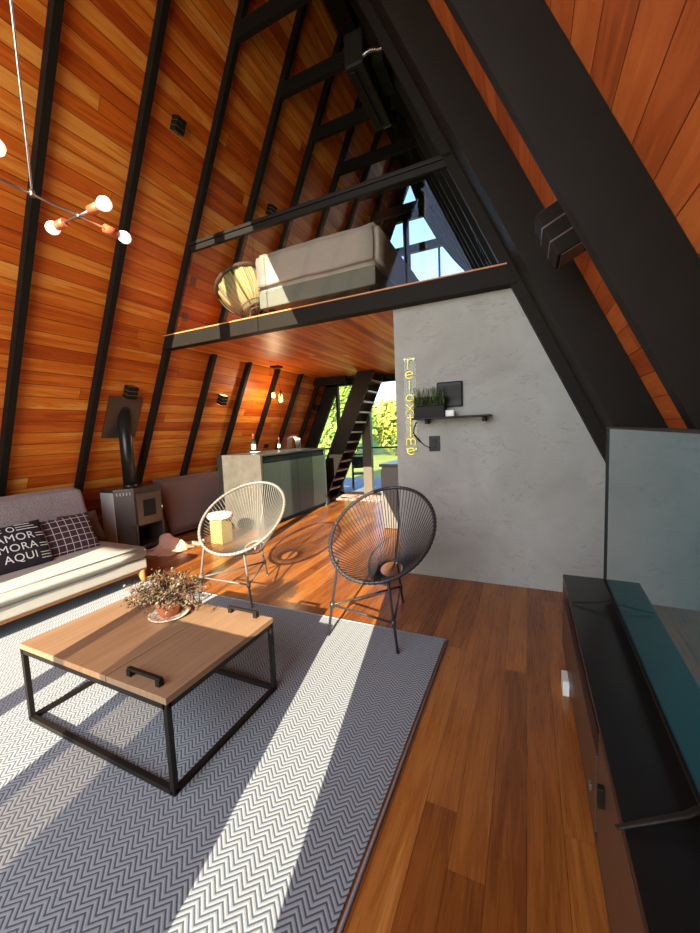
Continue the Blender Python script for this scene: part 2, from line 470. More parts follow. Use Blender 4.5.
b.obj('frame', M['black'], wt)
b = MB(); b.box((-3.20, Y1-.02, 1.25), (.20, .12, 2.5)); b.obj('post', M['bronze'], wt)
b = MB(); b.prism([(LB+.2, .04), (RB-.2, .04), (RB-.2-2.5/S, 2.5), (LB+.2+2.5/S, 2.5)], 'y', Y1+.005, Y1+.012); b.obj('pane', M['glass'], wt)

# front gable behind the viewer: posts, plus unseen sheets added to stripe the sunlight
wt = bpy.data.objects.new('window_3', None); COL.objects.link(wt); struct(wt)
b = gable_frame(Y0, .2); b.box((-2.03, Y0, 3.2), (.13, .1, 6.4)); b.box((-1.43, Y0, .9), (.07, .08, 1.8))
b.obj('frame', M['black'], wt)
b = MB(); b.box((-1.26, Y0, .9), (.30, .012, 1.8)); b.obj('pane', M['tint'], wt)  # unseen pane added to half-dim one sun stripe
b = MB(); b.box((-.79, Y0, .86), (.66, .03, 1.72)); b.obj('panel', M['curtain'], wt)  # unseen board added to cast the dark band on the rug
def sun_block_curtain(x0, x1a, side, y):  # unseen sheet added to cut off the sun at the sides
    def fn(u, v):
        z = .02+v*6.2
        xe = gable_x(z, side, .05)
        if side > 0: xa = x0; x = xa+(max(xe, xa)-xa)*u
        else: xa = x0; x = xa+(min(xe, xa)-xa)*u
        return Vector((x, y+.04*math.sin(u*40), z))
    return MB().grid(fn, 60, 12)
tag(sun_block_curtain(-.18, 0, 1, Y0+.12).obj('curtain', M['curtain']), 'unseen dark full height curtain added to block sun by the right slope of the front glazing', 'curtain')
tag(sun_block_curtain(-3.02, 0, -1, Y0+.12).obj('curtain', M['curtain']), 'unseen dark full height curtain added to block sun by the left slope of the front glazing', 'curtain')

# loft curtains in the back gable
def loft_curtain(edge, side):
    # edge: list of (z, x) opening edge bottom->top
    def ex(z):
        for (z0, x0), (z1, x1) in zip(edge, edge[1:]):
            if z0 <= z <= z1: return x0+(x1-x0)*(z-z0)/(z1-z0)
        return edge[-1][1]
    def fn(u, v):
        z = 2.7+v*(6.15-2.7); a = ex(z); o = gable_x(z, side, .12)
        x = a+(o-a)*u
        return Vector((x, 7.56+.035*math.sin(u*38+v*1.5)+.01*math.sin(u*90), z))
    return MB().grid(fn, 80, 24)
o = loft_curtain([(2.6, -.72), (3.6, -.78), (4.27, -1.03), (4.51, -1.23), (4.99, -1.56), (5.56, -1.86), (6.2, -2.08)], 1).obj('curtain', M['curtain'])
tag(o, 'dark curtain drawn aside on the right of the loft window', 'curtain')
o = loft_curtain([(2.6, -3.35), (3.6, -3.25), (4.0, -3.05), (4.28, -2.90), (4.72, -2.74), (5.15, -2.50), (5.79, -2.22), (6.2, -2.08)], -1).obj('curtain', M['curtain'])
tag(o, 'dark curtain gathered beside the loft bed on the left of the window', 'curtain')

# ------------------------------------------------------------------ loft railing
r = thing('glass_railing', 'dark steel handrail with clear glass panels along the loft edge', 'railing', (0, 3.4, 0))
b = MB(); b.box((-2.03, 0, 3.635), (3.02, .06, .035), bev=.005); b.box((-2.03, 0, 3.585), (2.98, .035, .055)); b.obj('handrail', M['black'], r)
xs = [(-3.93, -2.66), (-2.645, -.98), (-.965, -.28)]
for a, c in xs:
    def cx(x, z): return max(min(x, 1.02-z/S), LI+.06+z/S)
    b = MB(); b.prism([(cx(a, 2.69), 2.69), (cx(c, 2.69), 2.69), (cx(c, 3.56), 3.56), (cx(a, 3.56), 3.56)], 'y', -.005, .005); b.obj('glass_panel', M['rail_glass'], r)

# ------------------------------------------------------------------ loft bed
bd = thing('bed', 'bed with beige fitted sheet and grey base on the loft', 'bed', (-2.06, 3.62, 2.67))
b = MB(); b.box((0, .95, .27), (1.42, 1.9, .19), bev=.02); b.obj('base', M['bedbase'], bd)
def pillowbox(c, d, rr, nz=.01, seed=0, lift=0):
    bm = bmesh.new(); bmesh.ops.create_cube(bm, size=1); bmesh.ops.scale(bm, vec=d, verts=bm.verts)
    bmesh.ops.bevel(bm, geom=bm.edges[:], offset=rr, segments=4, affect='EDGES')
    bmesh.ops.subdivide_edges(bm, edges=[e for e in bm.edges if e.calc_length() > .15], cuts=8, use_grid_fill=True)
    for v in bm.verts:
        p = v.co*5+Vector((seed, 0, 0)); v.co += Vector((noise.noise(p), noise.noise(p+Vector((9, 0, 0))), noise.noise(p+Vector((0, 9, 0)))))*nz
    for f in bm.faces: f.smooth = True
    bmesh.ops.translate(bm, vec=c, verts=bm.verts)
    return bm
b = MB(); b.merge(pillowbox((0, .95, .565), (1.50, 1.94, .41), .05, .012, 3)); b.obj('mattress', M['bedding'], bd)
for x in (-.6, .6):
    for y in (.1, 1.8): MB().box((x, y, .09), (.06, .06, .18)).obj('leg', M['black'], bd)

# papasan chair on the loft
pp = thing('papasan_chair', 'round rattan chair with yellow and grey striped cushion on the loft', 'chair', (-3.17, 3.81, 2.67))
tl = Matrix.Rotation(math.radians(-30), 4, 'Y')
bowl = Matrix.Translation((-.02, .0, .60)) @ tl
def fn(u, v):
    a = u*2*PI; r_ = .30*math.sin(v*PI*.5); z = -.42*math.cos(v*PI*.5)
    rr = r_*(1+.015*math.sin(a*15)*v); return bowl @ Vector((rr*math.cos(a), rr*math.sin(a), z))
b = MB(); b.grid(lambda u, v: Vector((.29*math.sin(v*PI*.5)*(1+.03*math.sin(u*2*PI*15)*v)*math.cos(u*2*PI), .29*math.sin(v*PI*.5)*(1+.03*math.sin(u*2*PI*15)*v)*math.sin(u*2*PI), -.42*math.cos(v*PI*.5))), 120, 14, closeu=True)
o = b.obj('cushion', M['stripe'], pp); o.matrix_local = bowl
b = MB(); b.tube([(.31*math.cos(a*PI/18), .31*math.sin(a*PI/18), 0) for a in range(36)], .022, 8, True)
for q in range(4): b.tube([(.315*math.sin(v)*math.cos(q*PI/2+.4), .315*math.sin(v)*math.sin(q*PI/2+.4), -.45*math.cos(v)) for v in ramp_pts(0, PI/2, 10)], .009, 6)
for rr in (.10, .14, .18): b.tube([(rr*math.cos(a*PI/12), rr*math.sin(a*PI/12), -.45*math.sqrt(1-(rr/.315)**2)-.008) for a in range(24)], .007, 6, True)
o = b.obj('frame', M['papasan_frame'], pp); o.matrix_local = bowl
b = MB(); b.tube([(.10+.15*math.cos(a*PI/12), .15*math.sin(a*PI/12), .02) for a in range(24)], .016, 8, True)
for q in range(6): b.tube([(.10+.15*math.cos(q*PI/3), .15*math.sin(q*PI/3), .02), (.12+.10*math.cos(q*PI/3+.3), .10*math.sin(q*PI/3+.3), .30)], .01, 6)
b.obj('base', M['papasan_frame'], pp)
b = MB(); b.merge(pillowbox((0, 0, 0), (.30, .10, .26), .045, .01, 8)); o = b.obj('pillow', M['bedding'])
o.matrix_world = Matrix.Translation((-3.15, 3.93, 3.36)) @ Matrix.Rotation(-.4, 4, 'X') @ Matrix.Rotation(.3, 4, 'Y')
tag(o, 'beige pillow on the striped papasan chair in the loft', 'pillow')

# air conditioner
ac = thing('air_conditioner', 'black split air conditioner mounted high on the right slope above the loft', 'air conditioner', (-1.5, 3.62, 4.86))
b = MB(); b.box((0, .43, .17), (.20, .86, .32), bev=.03); b.obj('casing', M['black'], ac)
b = MB(); b.box((-.03, .43, -.004), (.07, .78, .012), bev=.002); b.obj('air_flap', M['black_matt'], ac)
b = MB(); b.box((.15, .43, .2), (.14, .4, .1)); b.obj('wall_bracket', M['black_matt'], ac)
pts = [(.08+.26*t, .02-.02*t, .07+.02*math.sin(t*6)) for t in ramp_pts(0, 1, 12)]
b = MB(); b.tube(pts, .012, 6)
for p in pts[1:-1]: b.tube([Vector(p)+Vector((-.004, 0, 0)), Vector(p)+Vector((.004, 0, 0))], .019, 8)
b.obj('pipe', M['steel'], ac)

# ------------------------------------------------------------------ rug
RX0, RX1, RY0, RY1 = -4.25, -.475, -.9, 2.4
rg = tag(MB().box(((RX0+RX1)/2, (RY0+RY1)/2, .005), (RX1-RX0-.03, RY1-RY0-.03, .010)).obj('rug', M['rug']), 'large blue grey and cream chevron rug under the coffee table', 'rug')
b = MB(); pts = [(RX0, RY0, .006), (RX1, RY0, .006), (RX1, RY1, .006), (RX0, RY1, .006)]
for a, c in zip(pts, pts[1:]+pts[:1]): b.tube([a, c], .006, 8)
b.obj('binding', M['rug_border'], rg)

# ------------------------------------------------------------------ coffee table
TX0, TX1, TY0, TY1, TZ = -2.295, -1.245, .905, 1.575, .42
ct = thing('coffee_table', 'low square coffee table with oak-look top and black steel frame on the rug', 'table', ((TX0+TX1)/2, (TY0+TY1)/2, .01))
hx, hy = (TX1-TX0)/2, (TY1-TY0)/2
sx = -1.61-(TX0+TX1)/2
zz = TZ-.01
b = MB(); b.box(((-hx+sx-.002)/2, 0, zz-.014), (sx-.002+hx, 2*hy, .028), bev=.0015); b.obj('tabletop', M['table'], ct)
b = MB(); b.box(((hx+sx+.002)/2, 0, zz-.014), (hx-sx-.002, 2*hy, .028), bev=.0015); tr = b.obj('tray', M['table'], ct)
t_ = .022
for xx in (-1, 1):
    for yy in (-1, 1):
        b = MB(); b.box((xx*(hx-.011), yy*(hy-.011), (zz-.028)/2), (t_, t_, zz-.028)); b.obj('leg', M['black'], ct)
b = MB()
for z in (t_/2, zz-.028-t_/2):
    for yy in (-1, 1): b.box((0, yy*(hy-.011), z), (2*hx-.022, t_, t_))
    for xx in (-1, 1): b.box((xx*(hx-.011), 0, z), (t_, 2*hy-.022, t_))
b.obj('frame', M['black'], ct)
for yy, yo in ((-1, .045), (1, .03)):
    b = MB(); cx_ = (hx+sx)/2+.005
    y_ = yy*(hy-yo)
    b.box((cx_, y_, zz+.030), (.20, .017, .012), bev=.002)
    for q in (-1, 1): b.box((cx_+q*.088, y_, zz+.014), (.024, .024, .028), bev=.002)
    b.obj('handle', M['black'], tr)

# plant on the table
px_, py_ = -1.815, 1.39
tag(MB().lathe([(.001, 0), (.085, .002), (.105, .012), (.108, .018), (.10, .016), (.08, .008), (.001, .007)], (px_, py_, TZ+.001), 28).obj('saucer', M['doily']), 'crocheted patterned saucer under the terracotta pot on the coffee table', 'saucer')
pt = thing('potted_plant', 'bushy plum-leaved plant in a small terracotta pot on the coffee table', 'plant', (px_, py_, TZ+.012))
b = MB(); b.lathe([(.001, 0), (.048, 0), (.062, .06), (.070, .062), (.070, .078), (.062, .078), (.058, .068), (.001, .066)], (0, 0, 0), 26); b.obj('pot', M['terra'], pt)
stm = MB(); lf1 = MB(); lf2 = MB()
for i in range(190):
    a = random.uniform(0, 2*PI); rr = random.uniform(.1, 1)**.6
    R_ = .255*rr; H = random.uniform(.03, .185)*(1.15-.5*rr)
    p0 = Vector((.03*math.cos(a), .03*math.sin(a), .06))
    p3 = Vector((R_*math.cos(a), R_*math.sin(a)*.85, .06+H))
    pm = (p0+p3)/2+Vector((0, 0, .03+.04*random.random()))
    pts = [p0.lerp(pm, t).lerp(pm.lerp(p3, t), t) for t in ramp_pts(0, 1, 6)]
    stm.tube(pts, .0012, 4, cap=False)
    for q in range(20):
        t = random.uniform(.3, 1); p = p0.lerp(pm, t).lerp(pm.lerp(p3, t), t)+Vector([random.gauss(0, .009) for _ in range(3)])
        s_ = random.uniform(.005, .0105); n = Vector([random.gauss(0, 1) for _ in range(3)]).normalized(); e = n.orthogonal().normalized()*s_; g = n.cross(e).normalized()*s_*.6
        (lf1 if random.random() < .62 else lf2)._new([p-e, p-g, p+e, p+g], [(0, 1, 2, 3)])
stm.obj('stems', M['stem'], pt); lf1.obj('foliage', M['leaf_plum'], pt); lf2.obj('foliage', M['leaf_olive'], pt)

# ------------------------------------------------------------------ string chairs
def rim_pts(n, W=.365, L=.463, tilt=.54):
    out = []
    for i in range(n):
        a = 2*PI*i/n; u = W*math.sin(a)*(1-.05*math.cos(a)); v = L*math.cos(a); w = .02*(u/W)**2
        out.append(Vector((u, v*math.cos(tilt)-w*math.sin(tilt), .70+v*math.sin(tilt)+w*math.cos(tilt))))
    return out
def string_chair(label, loc, rz, mc, mf, mr):
    c = thing('string_chair', label, 'chair', loc, rz)
    rim = rim_pts(72)
    MB().tube(rim, .0125, 10, True).obj('rim', mf, c)
    hc = Vector((0, .175, .345)); hr = .092
    hole = [hc+Vector((hr*math.sin(2*PI*i/72), hr*math.cos(2*PI*i/72)*.95, .035*math.cos(2*PI*i/72))) for i in range(72)]
    MB().tube(hole, .0085, 8, True).obj('seat_ring', mf, c)
    NS = 76; b = MB(); fine = rim_pts(NS)
    for i, p in enumerate(fine):
        a = 2*PI*i/NS
        h = hc+Vector((hr*math.sin(a), hr*math.cos(a)*.95, .035*math.cos(a)))
        mid = p.lerp(h, .5)+Vector((0, 0, -.018))
        ps = [p.lerp(mid, t).lerp(mid.lerp(h, t), t) for t in (0, .33, .66, 1)]
        b.tube(ps, .0034, 5, cap=False)
        # wrap on the rim
        d = (fine[(i+1) % NS]-p).normalized()
        b.tube([p-d*.0035, p+d*.0035], .0155, 8, cap=True)
    b.obj('cord_seat', mc, c)
    # back strut
    b = MB(); top = rim[0]; b.tube([top+Vector((0, .005, -.005)), Vector((0, .42, .66)), hc+Vector((0, .10, .02)), Vector((0, .17, .33))], .008, 8); b.obj('back_strut', mf, c)
    ft = [Vector((.185, -.35, 0)), Vector((-.325, -.30, 0)), Vector((.03, .36, 0))]
    tp = [Vector((.12, -.30, .45)), Vector((-.235, -.28, .545)), Vector((.02, .26, .36))]
    kn = []
    for f, t in zip(ft, tp):
        k1 = f.lerp(t, .42); kn.append(k1)
        b = MB(); b.tube([f, f.lerp(t, .92), t, t+(Vector((-.03, -.035, .02)) if f.y < 0 and f.x > 0 else Vector((0, -.02, .01)))], .0095, 8); b.lathe([(.012, 0), (.012, .012)], f, 10)
        b.obj('leg', mr, c)
    b = MB()
    for i in range(3): b.tube([kn[i], kn[(i+1) % 3]], .0075, 8)
    for q in kn: b.tube([q-Vector((0, 0, .02)), q+Vector((0, 0, .02))], .016, 10)
    b.obj('stretcher', mr, c)
    return c
string_chair('black cord egg chair with black legs in front of the cement wall', (-.93, 2.475, .004), .04, M['cord_black'], M['frame_black'], M['frame_black'])
string_chair('grey cord egg chair with grey rim and legs behind the coffee table', (-2.30, 2.60, .004), .27, M['cord_grey'], M['frame_grey'], plain('dark_grey_leg_steel', (.13, .125, .115), .38, .1, 20))

# ------------------------------------------------------------------ sofa bed
SF = thing('sofa_bed', 'low cream sofa bed on wooden legs along the left slope', 'sofa', (-3.38, 2.42, 0))
# local frame: x negative to the wall, y negative towards the viewer
LEN = 2.3
b = MB(); b.merge(pillowbox((-.46, -LEN/2, .305), (.92, LEN, .13), .035, .008, 1)); b.obj('seat', M['cream'], SF)
b = MB(); b.box((-.46, -LEN/2, .205), (.88, LEN-.03, .095), bev=.01); b.obj('seat_base', M['cream'], SF)
b = MB(); b.box((-.06, -LEN/2, .145), (.04, LEN-.02, .04), bev=.004); b.box((-.45, -.03, .145), (.8, .04, .04), bev=.004); b.obj('rail', M['leg_wood'], SF)
for x, y in ((-.07, -.06), (-.07, -LEN+.1), (-.8, -.06), (-.8, -LEN+.1)):
    b = MB(); b.tube([(x, y, .15), (x+(.015 if x > -.4 else -.03), y+(.03 if y > -1 else -.03), .012)], [.042, .022], 10); b.obj('leg', M['leg_wood'], SF)
rt = Matrix.Rotation(math.radians(-23), 3, 'Y')
def backpt(u, v, w): # u along y, v up, w thickness
    return Vector((-.93, 0, .36))+rt @ Vector((w, u, v))
bm = pillowbox((0, -LEN/2, .26), (.16, LEN, .55), .06, .01, 5)
bmesh.ops.transform(bm, matrix=Matrix.Translation((-.93, 0, .32)) @ rt.to_4x4(), verts=bm.verts)
b = MB(); b.merge(bm); b.obj('backrest', M['greige'], SF)
b = MB()
b.tube([(-.01, -LEN+.03, .365), (-.01, -.03, .365)], .006, 6); b.obj('piping', M['cream'], SF)
# throw over back and part of seat
def fthrow(u, v):
    y = -2.28+u*2.30
    n = Vector((u*6, v*6, 0)); dz = .010*noise.noise(n*1.3)+.006*noise.noise(n*3)
    prof = [(-1.30, .45), (-1.27, .84), (-1.235, .905), (-1.17, .925), (-1.07, .885), (-.96, .66), (-.86, .45), (-.80, .395), (-.72, .385), (-.40, .383)]
    s_ = v*(len(prof)-1); i = min(int(s_), len(prof)-2); t = s_-i
    x = prof[i][0]*(1-t)+prof[i+1][0]*t; z = prof[i][1]*(1-t)+prof[i+1][1]*t
    # front hem runs obliquely
    hem = -.42-.33*u
    if v > .75: x = min(x, hem+.0) if u > .0 else x
    return Vector((x+.018*noise.noise(n+Vector((4, 4, 4))), y+.02*noise.noise(n*2), z+dz+.006))
b = MB(); b.grid(fthrow, 70, 60)
o = b.obj('throw_blanket', M['throw']); o.location = (-3.38, 2.42, 0)
md = o.modifiers.new('s', 'SOLIDIFY'); md.thickness = .012
tag(o, 'grey brown woven throw draped over the sofa back', 'blanket')

def pillow_h(x, y, hw, hh, T):
    a = max(0, 1-abs(x/hw)**2.6); c = max(0, 1-abs(y/hh)**2.6)
    return T*(a*c)**.42
def pillow(name, mat, hw, hh, T, matrix, label):
    def side(sg):
        def fn(u, v):
            x = (u*2-1); y = (v*2-1)
            k_ = 1-.07*(1-abs(y))*abs(x)**3; k2 = 1-.07*(1-abs(x))*abs(y)**3
            X, Y = x*hw*k_, y*hh*k2
            return Vector((X, Y, sg*(pillow_h(x*hw, y*hh, hw, hh, T)+.004*noise.noise(Vector((x*3, y*3, sg*5))))))
        return fn
    b = MB(); b.grid(side(1), 26, 26); b.grid(side(-1), 26, 26)
    bmesh.ops.remove_doubles(b.bm, verts=b.bm.verts, dist=.0005)
    o = b.obj(name, mat); o.matrix_world = matrix
    tag(o, label, 'pillow'); return o
def face_x(loc, lean, yaw=0, roll=0):
    # local x -> +Y world, local y -> up, local z -> +X
    base = Matrix(((0, 0, 1), (1, 0, 0), (0, 1, 0))).to_4x4()
    return Matrix.Translation(loc) @ Matrix.Rotation(yaw, 4, 'Z') @ Matrix.Rotation(-lean, 4, 'Y') @ base @ Matrix.Rotation(roll, 4, 'Z')
pillow('pillow', M['brownpillow'], .18, .17, .05, face_x((-4.17, 2.27, .53), .5, -.1, .0), 'plain brown pillow tucked behind the plaid pillow')
pillow('pillow', M['plaid'], .265, .20, .065, face_x((-4.02, 2.03, .52), .50, -.08, .02), 'dark maroon pillow with a white grid pattern on the sofa')
am = pillow('pillow', M['amor'], .25, .225, .07, face_x((-3.96, 1.60, .53), .50, -.02, -.01), 'charcoal pillow printed with white words AMOR MORA AQUI')
def wrap_text(txt, x, y, size, parent, hw, hh, T, align='CENTER', depth=.0035):
    cu = bpy.data.curves.new('t', 'FONT'); cu.body = txt; cu.size = size; cu.align_x = align; cu.offset = 0
    cu.space_character = 1.08
    to = bpy.data.objects.new('t', cu); COL.objects.link(to)
    bpy.context.view_layer.update()
    me = bpy.data.meshes.new_from_object(to.evaluated_get(bpy.context.evaluated_depsgraph_get()))
    bpy.data.objects.remove(to); bm = bmesh.new(); bm.from_mesh(me)
    bmesh.ops.triangulate(bm, faces=bm.faces)
    for _ in range(3):
        es = [e for e in bm.edges if e.calc_length() > .015]
        if es: bmesh.ops.subdivide_edges(bm, edges=es, cuts=1); bmesh.ops.triangulate(bm, faces=bm.faces)
    for v in bm.verts:
        X, Y = v.co.x+x, v.co.y+y
        v.co = Vector((X, Y, pillow_h(X, Y, hw, hh, T)+depth+.003))
    return bm
b = MB()
for txt, x, y, s_ in (('O', .0, .130, .075), ('AMOR', .01, .045, .092), ('MORA', .01, -.045, .092), ('AQUI', .01, -.135, .092)):
    b.merge(wrap_text(txt, x, y, s_, am, .25, .225, .07))
b.obj('lettering', M['ink'], am)
def stripe(x0, x1, y, y2=None):
    n = 14; pts = []
    for i in range(n+1):
        X = x0+(x1-x0)*i/n; Y = y+((y2 if y2 is not None else y)-y)*i/n
        pts.append(Vector((X, Y, pillow_h(X, Y, .25, .225, .07)+.006)))
    b.tube(pts, .0035, 4)
lines = []
for y in (.19, .165, .14): lines += [(.04, .15+(.19-y), y), (-.19, -.06, y)]
for y in (.085, .06): lines += [(.16, .225, y), (-.225, -.165, y)]
for y in (-.015, -.04): lines += [(.165, .23, y), (-.23, -.17, y)]
for y in (-.10, -.125, -.15): lines += [(.15, .225, y), (-.225, -.15, y)]
for ln in lines:
    b = MB(); stripe(*ln); b.obj('printed_line', M['ink'], am)

# ------------------------------------------------------------------ wood stove
st = thing('wood_stove', 'brown steel wood burning stove with small glass door beyond the sofa end', 'stove', (-4.66, 3.14, 0), math.radians(90))
poly = [(-.26, .16), (-.26, -.09), (-.10, -.23), (.29, -.23), (.29, .16)]
b = MB(); b.prism(poly, 'z', .33, .79); b.prism(poly, 'z', .03, .07); b.obj('body', M['stove'], st)
b = MB()
for x0, x1, y0, y1 in ((-.26, -.24, -.09, .16), (.27, .29, -.23, .16)): b.box(((x0+x1)/2, (y0+y1)/2, .19), (x1-x0, y1-y0, .30))
b.box((.015, .15, .19), (.55, .02, .30)); b.box((.275, -.235, .19), (.03, .02, .32)); b.box((-.10, -.235, .19), (.025, .02, .32))
b.prism([(-.26, -.09), (-.10, -.23), (-.09, -.21), (-.24, -.08)], 'z', .05, .34); b.obj('log_store', M['stove'], st)
b = MB(); b.box((-.266, .035, .41), (.012, .24, .74), bev=.002); b.obj('sunlit_side_panel', M['stove_side'], st)
b = MB(); b.prism([(x*1.03, y*1.03) for x, y in poly], 'z', .79, .82); b.obj('top_plate', M['stove'], st)
d = MB().box((.09, -.242, .545), (.34, .024, .40), bev=.004).obj('door', M['stove_door'], st)
b = MB(); b.box((.085, -.257, .55), (.17, .006, .21)); b.obj('door_glass', M['black_gloss'], d)
b = MB(); b.tube([(.245, -.25, .50), (.245, -.285, .50), (.245, -.285, .56)], .008, 8); b.obj('handle', M['steel'], d)
b = MB(); dirv = Vector((.16, -.14, 0)).normalized(); nn = Vector((-.14, -.16, 0)).normalized()
for i in range(5): MB().box(Vector((-.26, -.09, .755))+dirv*(.035+.035*i)+nn*.003, (.009, .009, .035), bev=.001).obj('vent_slot', M['tread_white'], st)
fl = thing('flue_pipe', 'black steel flue pipe rising from the stove into a square plate on the slope', 'pipe', (-4.52, 3.07, .82))
b = MB(); b.tube([(0, 0, 0), (0, 0, 1.0)], .075, 20); b.tube([(0, 0, .0), (0, 0, .05)], .083, 20); b.tube([(0, 0, .975), (0, 0, .99)], .079, 20); b.obj('pipe', M['pipe'], fl)
rotp = slope_matrix(-1).to_3x3()
b = MB(); b.box((Vector((LB+1.70/S+.014, 3.06, 1.70))-Vector((-4.52, 3.07, .82))), (.54, .43, .012), rotp, .002); b.obj('wall_plate', M['stove'], fl)

# ------------------------------------------------------------------ mattress leaning
mt = MB(); mt.merge(pillowbox((0, 0, .42), (.13, 1.55, .84), .045, .006, 12))
o = mt.obj('mattress', M['mattress']); o.matrix_world = Matrix.Translation((-4.62, 4.38, .03)) @ Matrix.Rotation(math.radians(-17), 4, 'Y')
tag(o, 'spare mattress in a mauve cover leaning against the slope beside the stove', 'mattress')

# cloth on floor, cushion, stool
def fcl(u, v):
    n = Vector((u*3, v*3, 1)); r_ = 1-((u-.5)**2+(v-.5)**2)
    z = .20*max(0, noise.noise(n*1.1)+.45)*max(0, math.sin(u*PI))*max(0, math.sin(v*PI))+.012
    return Vector((-4.40+u*.50+.05*noise.noise(n*2), 2.95+v*.60+.10*u+.05*noise.noise(n*2+Vector((5, 0, 0))), z))
o = MB().grid(fcl, 40, 40).obj('blanket', M['peach']); o.modifiers.new('s', 'SOLIDIFY').thickness = .01
tag(o, 'crumpled peach blanket lying on the floor in front of the stove', 'blanket')
sl = thing('stool', 'small stool with round white seat and yellow base behind the grey egg chair', 'stool', (-3.72, 3.74, 0))
b = MB(); b.lathe([(.001, .33), (.14, .33), (.165, .345), (.17, .375), (.155, .40), (.10, .41), (.001, .412)], (0, 0, 0), 28); b.obj('seat', M['white'], sl)
b = MB(); b.box((0, 0, .165), (.20, .20, .33), bev=.01); b.obj('base', plain('yellow_base', (.42, .33, .10), .5), sl)
o = MB(); o.merge(pillowbox((0, 0, .06), (.30, .24, .11), .05, .01, 21)); o = o.obj('cushion', M['pink']); o.location = (-4.15, 4.10, .0)
o.scale = (1, 1, 1.6); tag(o, 'pink cushion on the floor by the leaning mattress', 'cushion')

# ------------------------------------------------------------------ kitchen island
IX0, IX1, IY0, IY1, IH = -4.36, -3.52, 4.42, 6.35, 1.13
il = thing('kitchen_island', 'graphite kitchen island with cement end panel under the loft', 'kitchen island', (IX1, IY0, 0))
w_ = IX1-IX0
b = MB(); b.box((-w_/2, .965, .56), (w_-.06, 1.86, 1.04)); b.box((-w_/2, .965, .04), (w_-.12, 1.78, .08)); b.obj('carcass', M['black'], il)
b = MB(); b.box((-w_/2, -.0, (IH-.0)/2), (w_, .05, IH), bev=.003); b.obj('end_panel', M['island_end'], il)
b = MB(); b.box((-w_/2, 1.92, (IH)/2), (w_, .04, IH), bev=.003); b.obj('end_panel', M['island'], il)
b = MB(); b.box((-w_/2, .965, IH-.015), (w_, 1.89, .03), bev=.003); b.obj('worktop', M['cabtop'], il)
for i in range(4):
    y0 = .03+i*.467
    b = MB(); b.box((-.015, y0+.232, .535), (.022, .459, .91), bev=.002); dd = b.obj('door', M['island'], il)
    b = MB(); b.box((-.012, y0+.232, 1.025), (.012, .41, .018)); b.obj('handle', M['black'], dd)

# bottle etc
def bottle(x, y, sc_, label):
    t = thing('wine_bottle', label, 'bottle', (x, y, IH))
    b = MB(); b.lathe([(.001, 0), (.036*sc_, .001), (.037*sc_, .01), (.037*sc_, .18*sc_), (.03*sc_, .205*sc_), (.0145*sc_, .23*sc_), (.013*sc_, .24*sc_)], (0, 0, 0), 20); b.obj('body', M['wine'], t)
    b = MB(); b.lathe([(.014*sc_, .235*sc_), (.0145*sc_, .31*sc_), (.012*sc_, .312*sc_)], (0, 0, 0), 16); b.obj('cap', M['red'], t)
    b = MB(); b.lathe([(.0375*sc_, .06*sc_), (.0378*sc_, .062*sc_), (.0378*sc_, .145*sc_), (.0375*sc_, .147*sc_)], (0, 0, 0), 20); b.obj('label_band', M['white'], t)
bottle(-4.02, 4.88, 1.0, 'dark wine bottle with red cap and white label near the end of the island')
bottle(-4.15, 5.75, .75, 'small red-capped bottle far along the island beside the wire rack')
tag(MB().lathe([(.001, 0), (.05, 0), (.085, .02), (.09, .028), (.082, .024), (.05, .008), (.001, .008)], (-3.93, 4.80, IH), 24).obj('dish', M['white']), 'small white dish next to the wine bottle on the island', 'dish')
rk = MB()
for i in range(6):
    y = 5.92+i*.03; rk.tube([(-4.1, y, IH), (-4.06, y, IH+.22), (-3.96, y, IH+.25), (-3.9, y, IH+.2), (-3.88, y, IH)], .004, 6)
for p in ((-4.1, IH+.006), (-3.88, IH+.006), (-4.06, IH+.22)): rk.tube([(p[0], 5.92, p[1]), (p[0], 6.07, p[1])], .004, 6)
tag(rk.obj('dish_rack', M['steel']), 'chrome wire dish rack at the far end of the island', 'rack')
b = MB(); b.box((0, 0, 0), (.08, .12, .016), bev=.004); o = b.obj('socket', M['black'])
o.matrix_world = Matrix.Translation((LB+1.2/S+.02, 6.15, 1.2)) @ slope_matrix(-1).to_3x3().to_4x4(); tag(o, 'black wall socket on the slope above the island', 'socket')

# pendant cluster over island
pd = thing('pendant_lamp', 'cluster of three amber bulbs hanging over the kitchen island', 'lamp', (-3.93, 5.5, 2.595))
b = MB(); b.box((0, 0, -.012), (.16, .16, .024), bev=.004); b.obj('canopy', M['black'], pd)
for dx, dy, L_ in ((-.06, -.05, .40), (.02, .05, .42), (.07, -.02, .48)):
    b = MB(); b.tube([(dx*.4, dy*.4, -.02), (dx, dy, -L_)], .003, 6, ); b.tube([(dx, dy, -L_), (dx, dy, -L_-.05)], .016, 10); cd = b.obj('cord', M['black'], pd)
    b = MB(); b.lathe([(.012, 0), (.028, -.03), (.034, -.06), (.026, -.09), (.001, -.10)], (dx, dy, -L_-.045), 16); b.obj('bulb', M['amber'], pd)

# counter by the bathroom block
cb = thing('kitchen_cabinet', 'grey kitchen cabinet with dark worktop beside the cement block', 'cabinet', (-1.52, 5.6, 0))
b = MB(); b.box((0, 0, .45), (.70, 1.2, .88), bev=.004); b.obj('body', M['cab'], cb)
b = MB(); b.box((0, 0, .915), (.76, 1.24, .04), bev=.004); b.obj('worktop', M['cabtop'], cb)
for i in range(2):
    b = MB(); b.box((-.36, -.3+i*.6, .46), (.02, .57, .76), bev=.002); b.obj('door', M['cab'], cb)

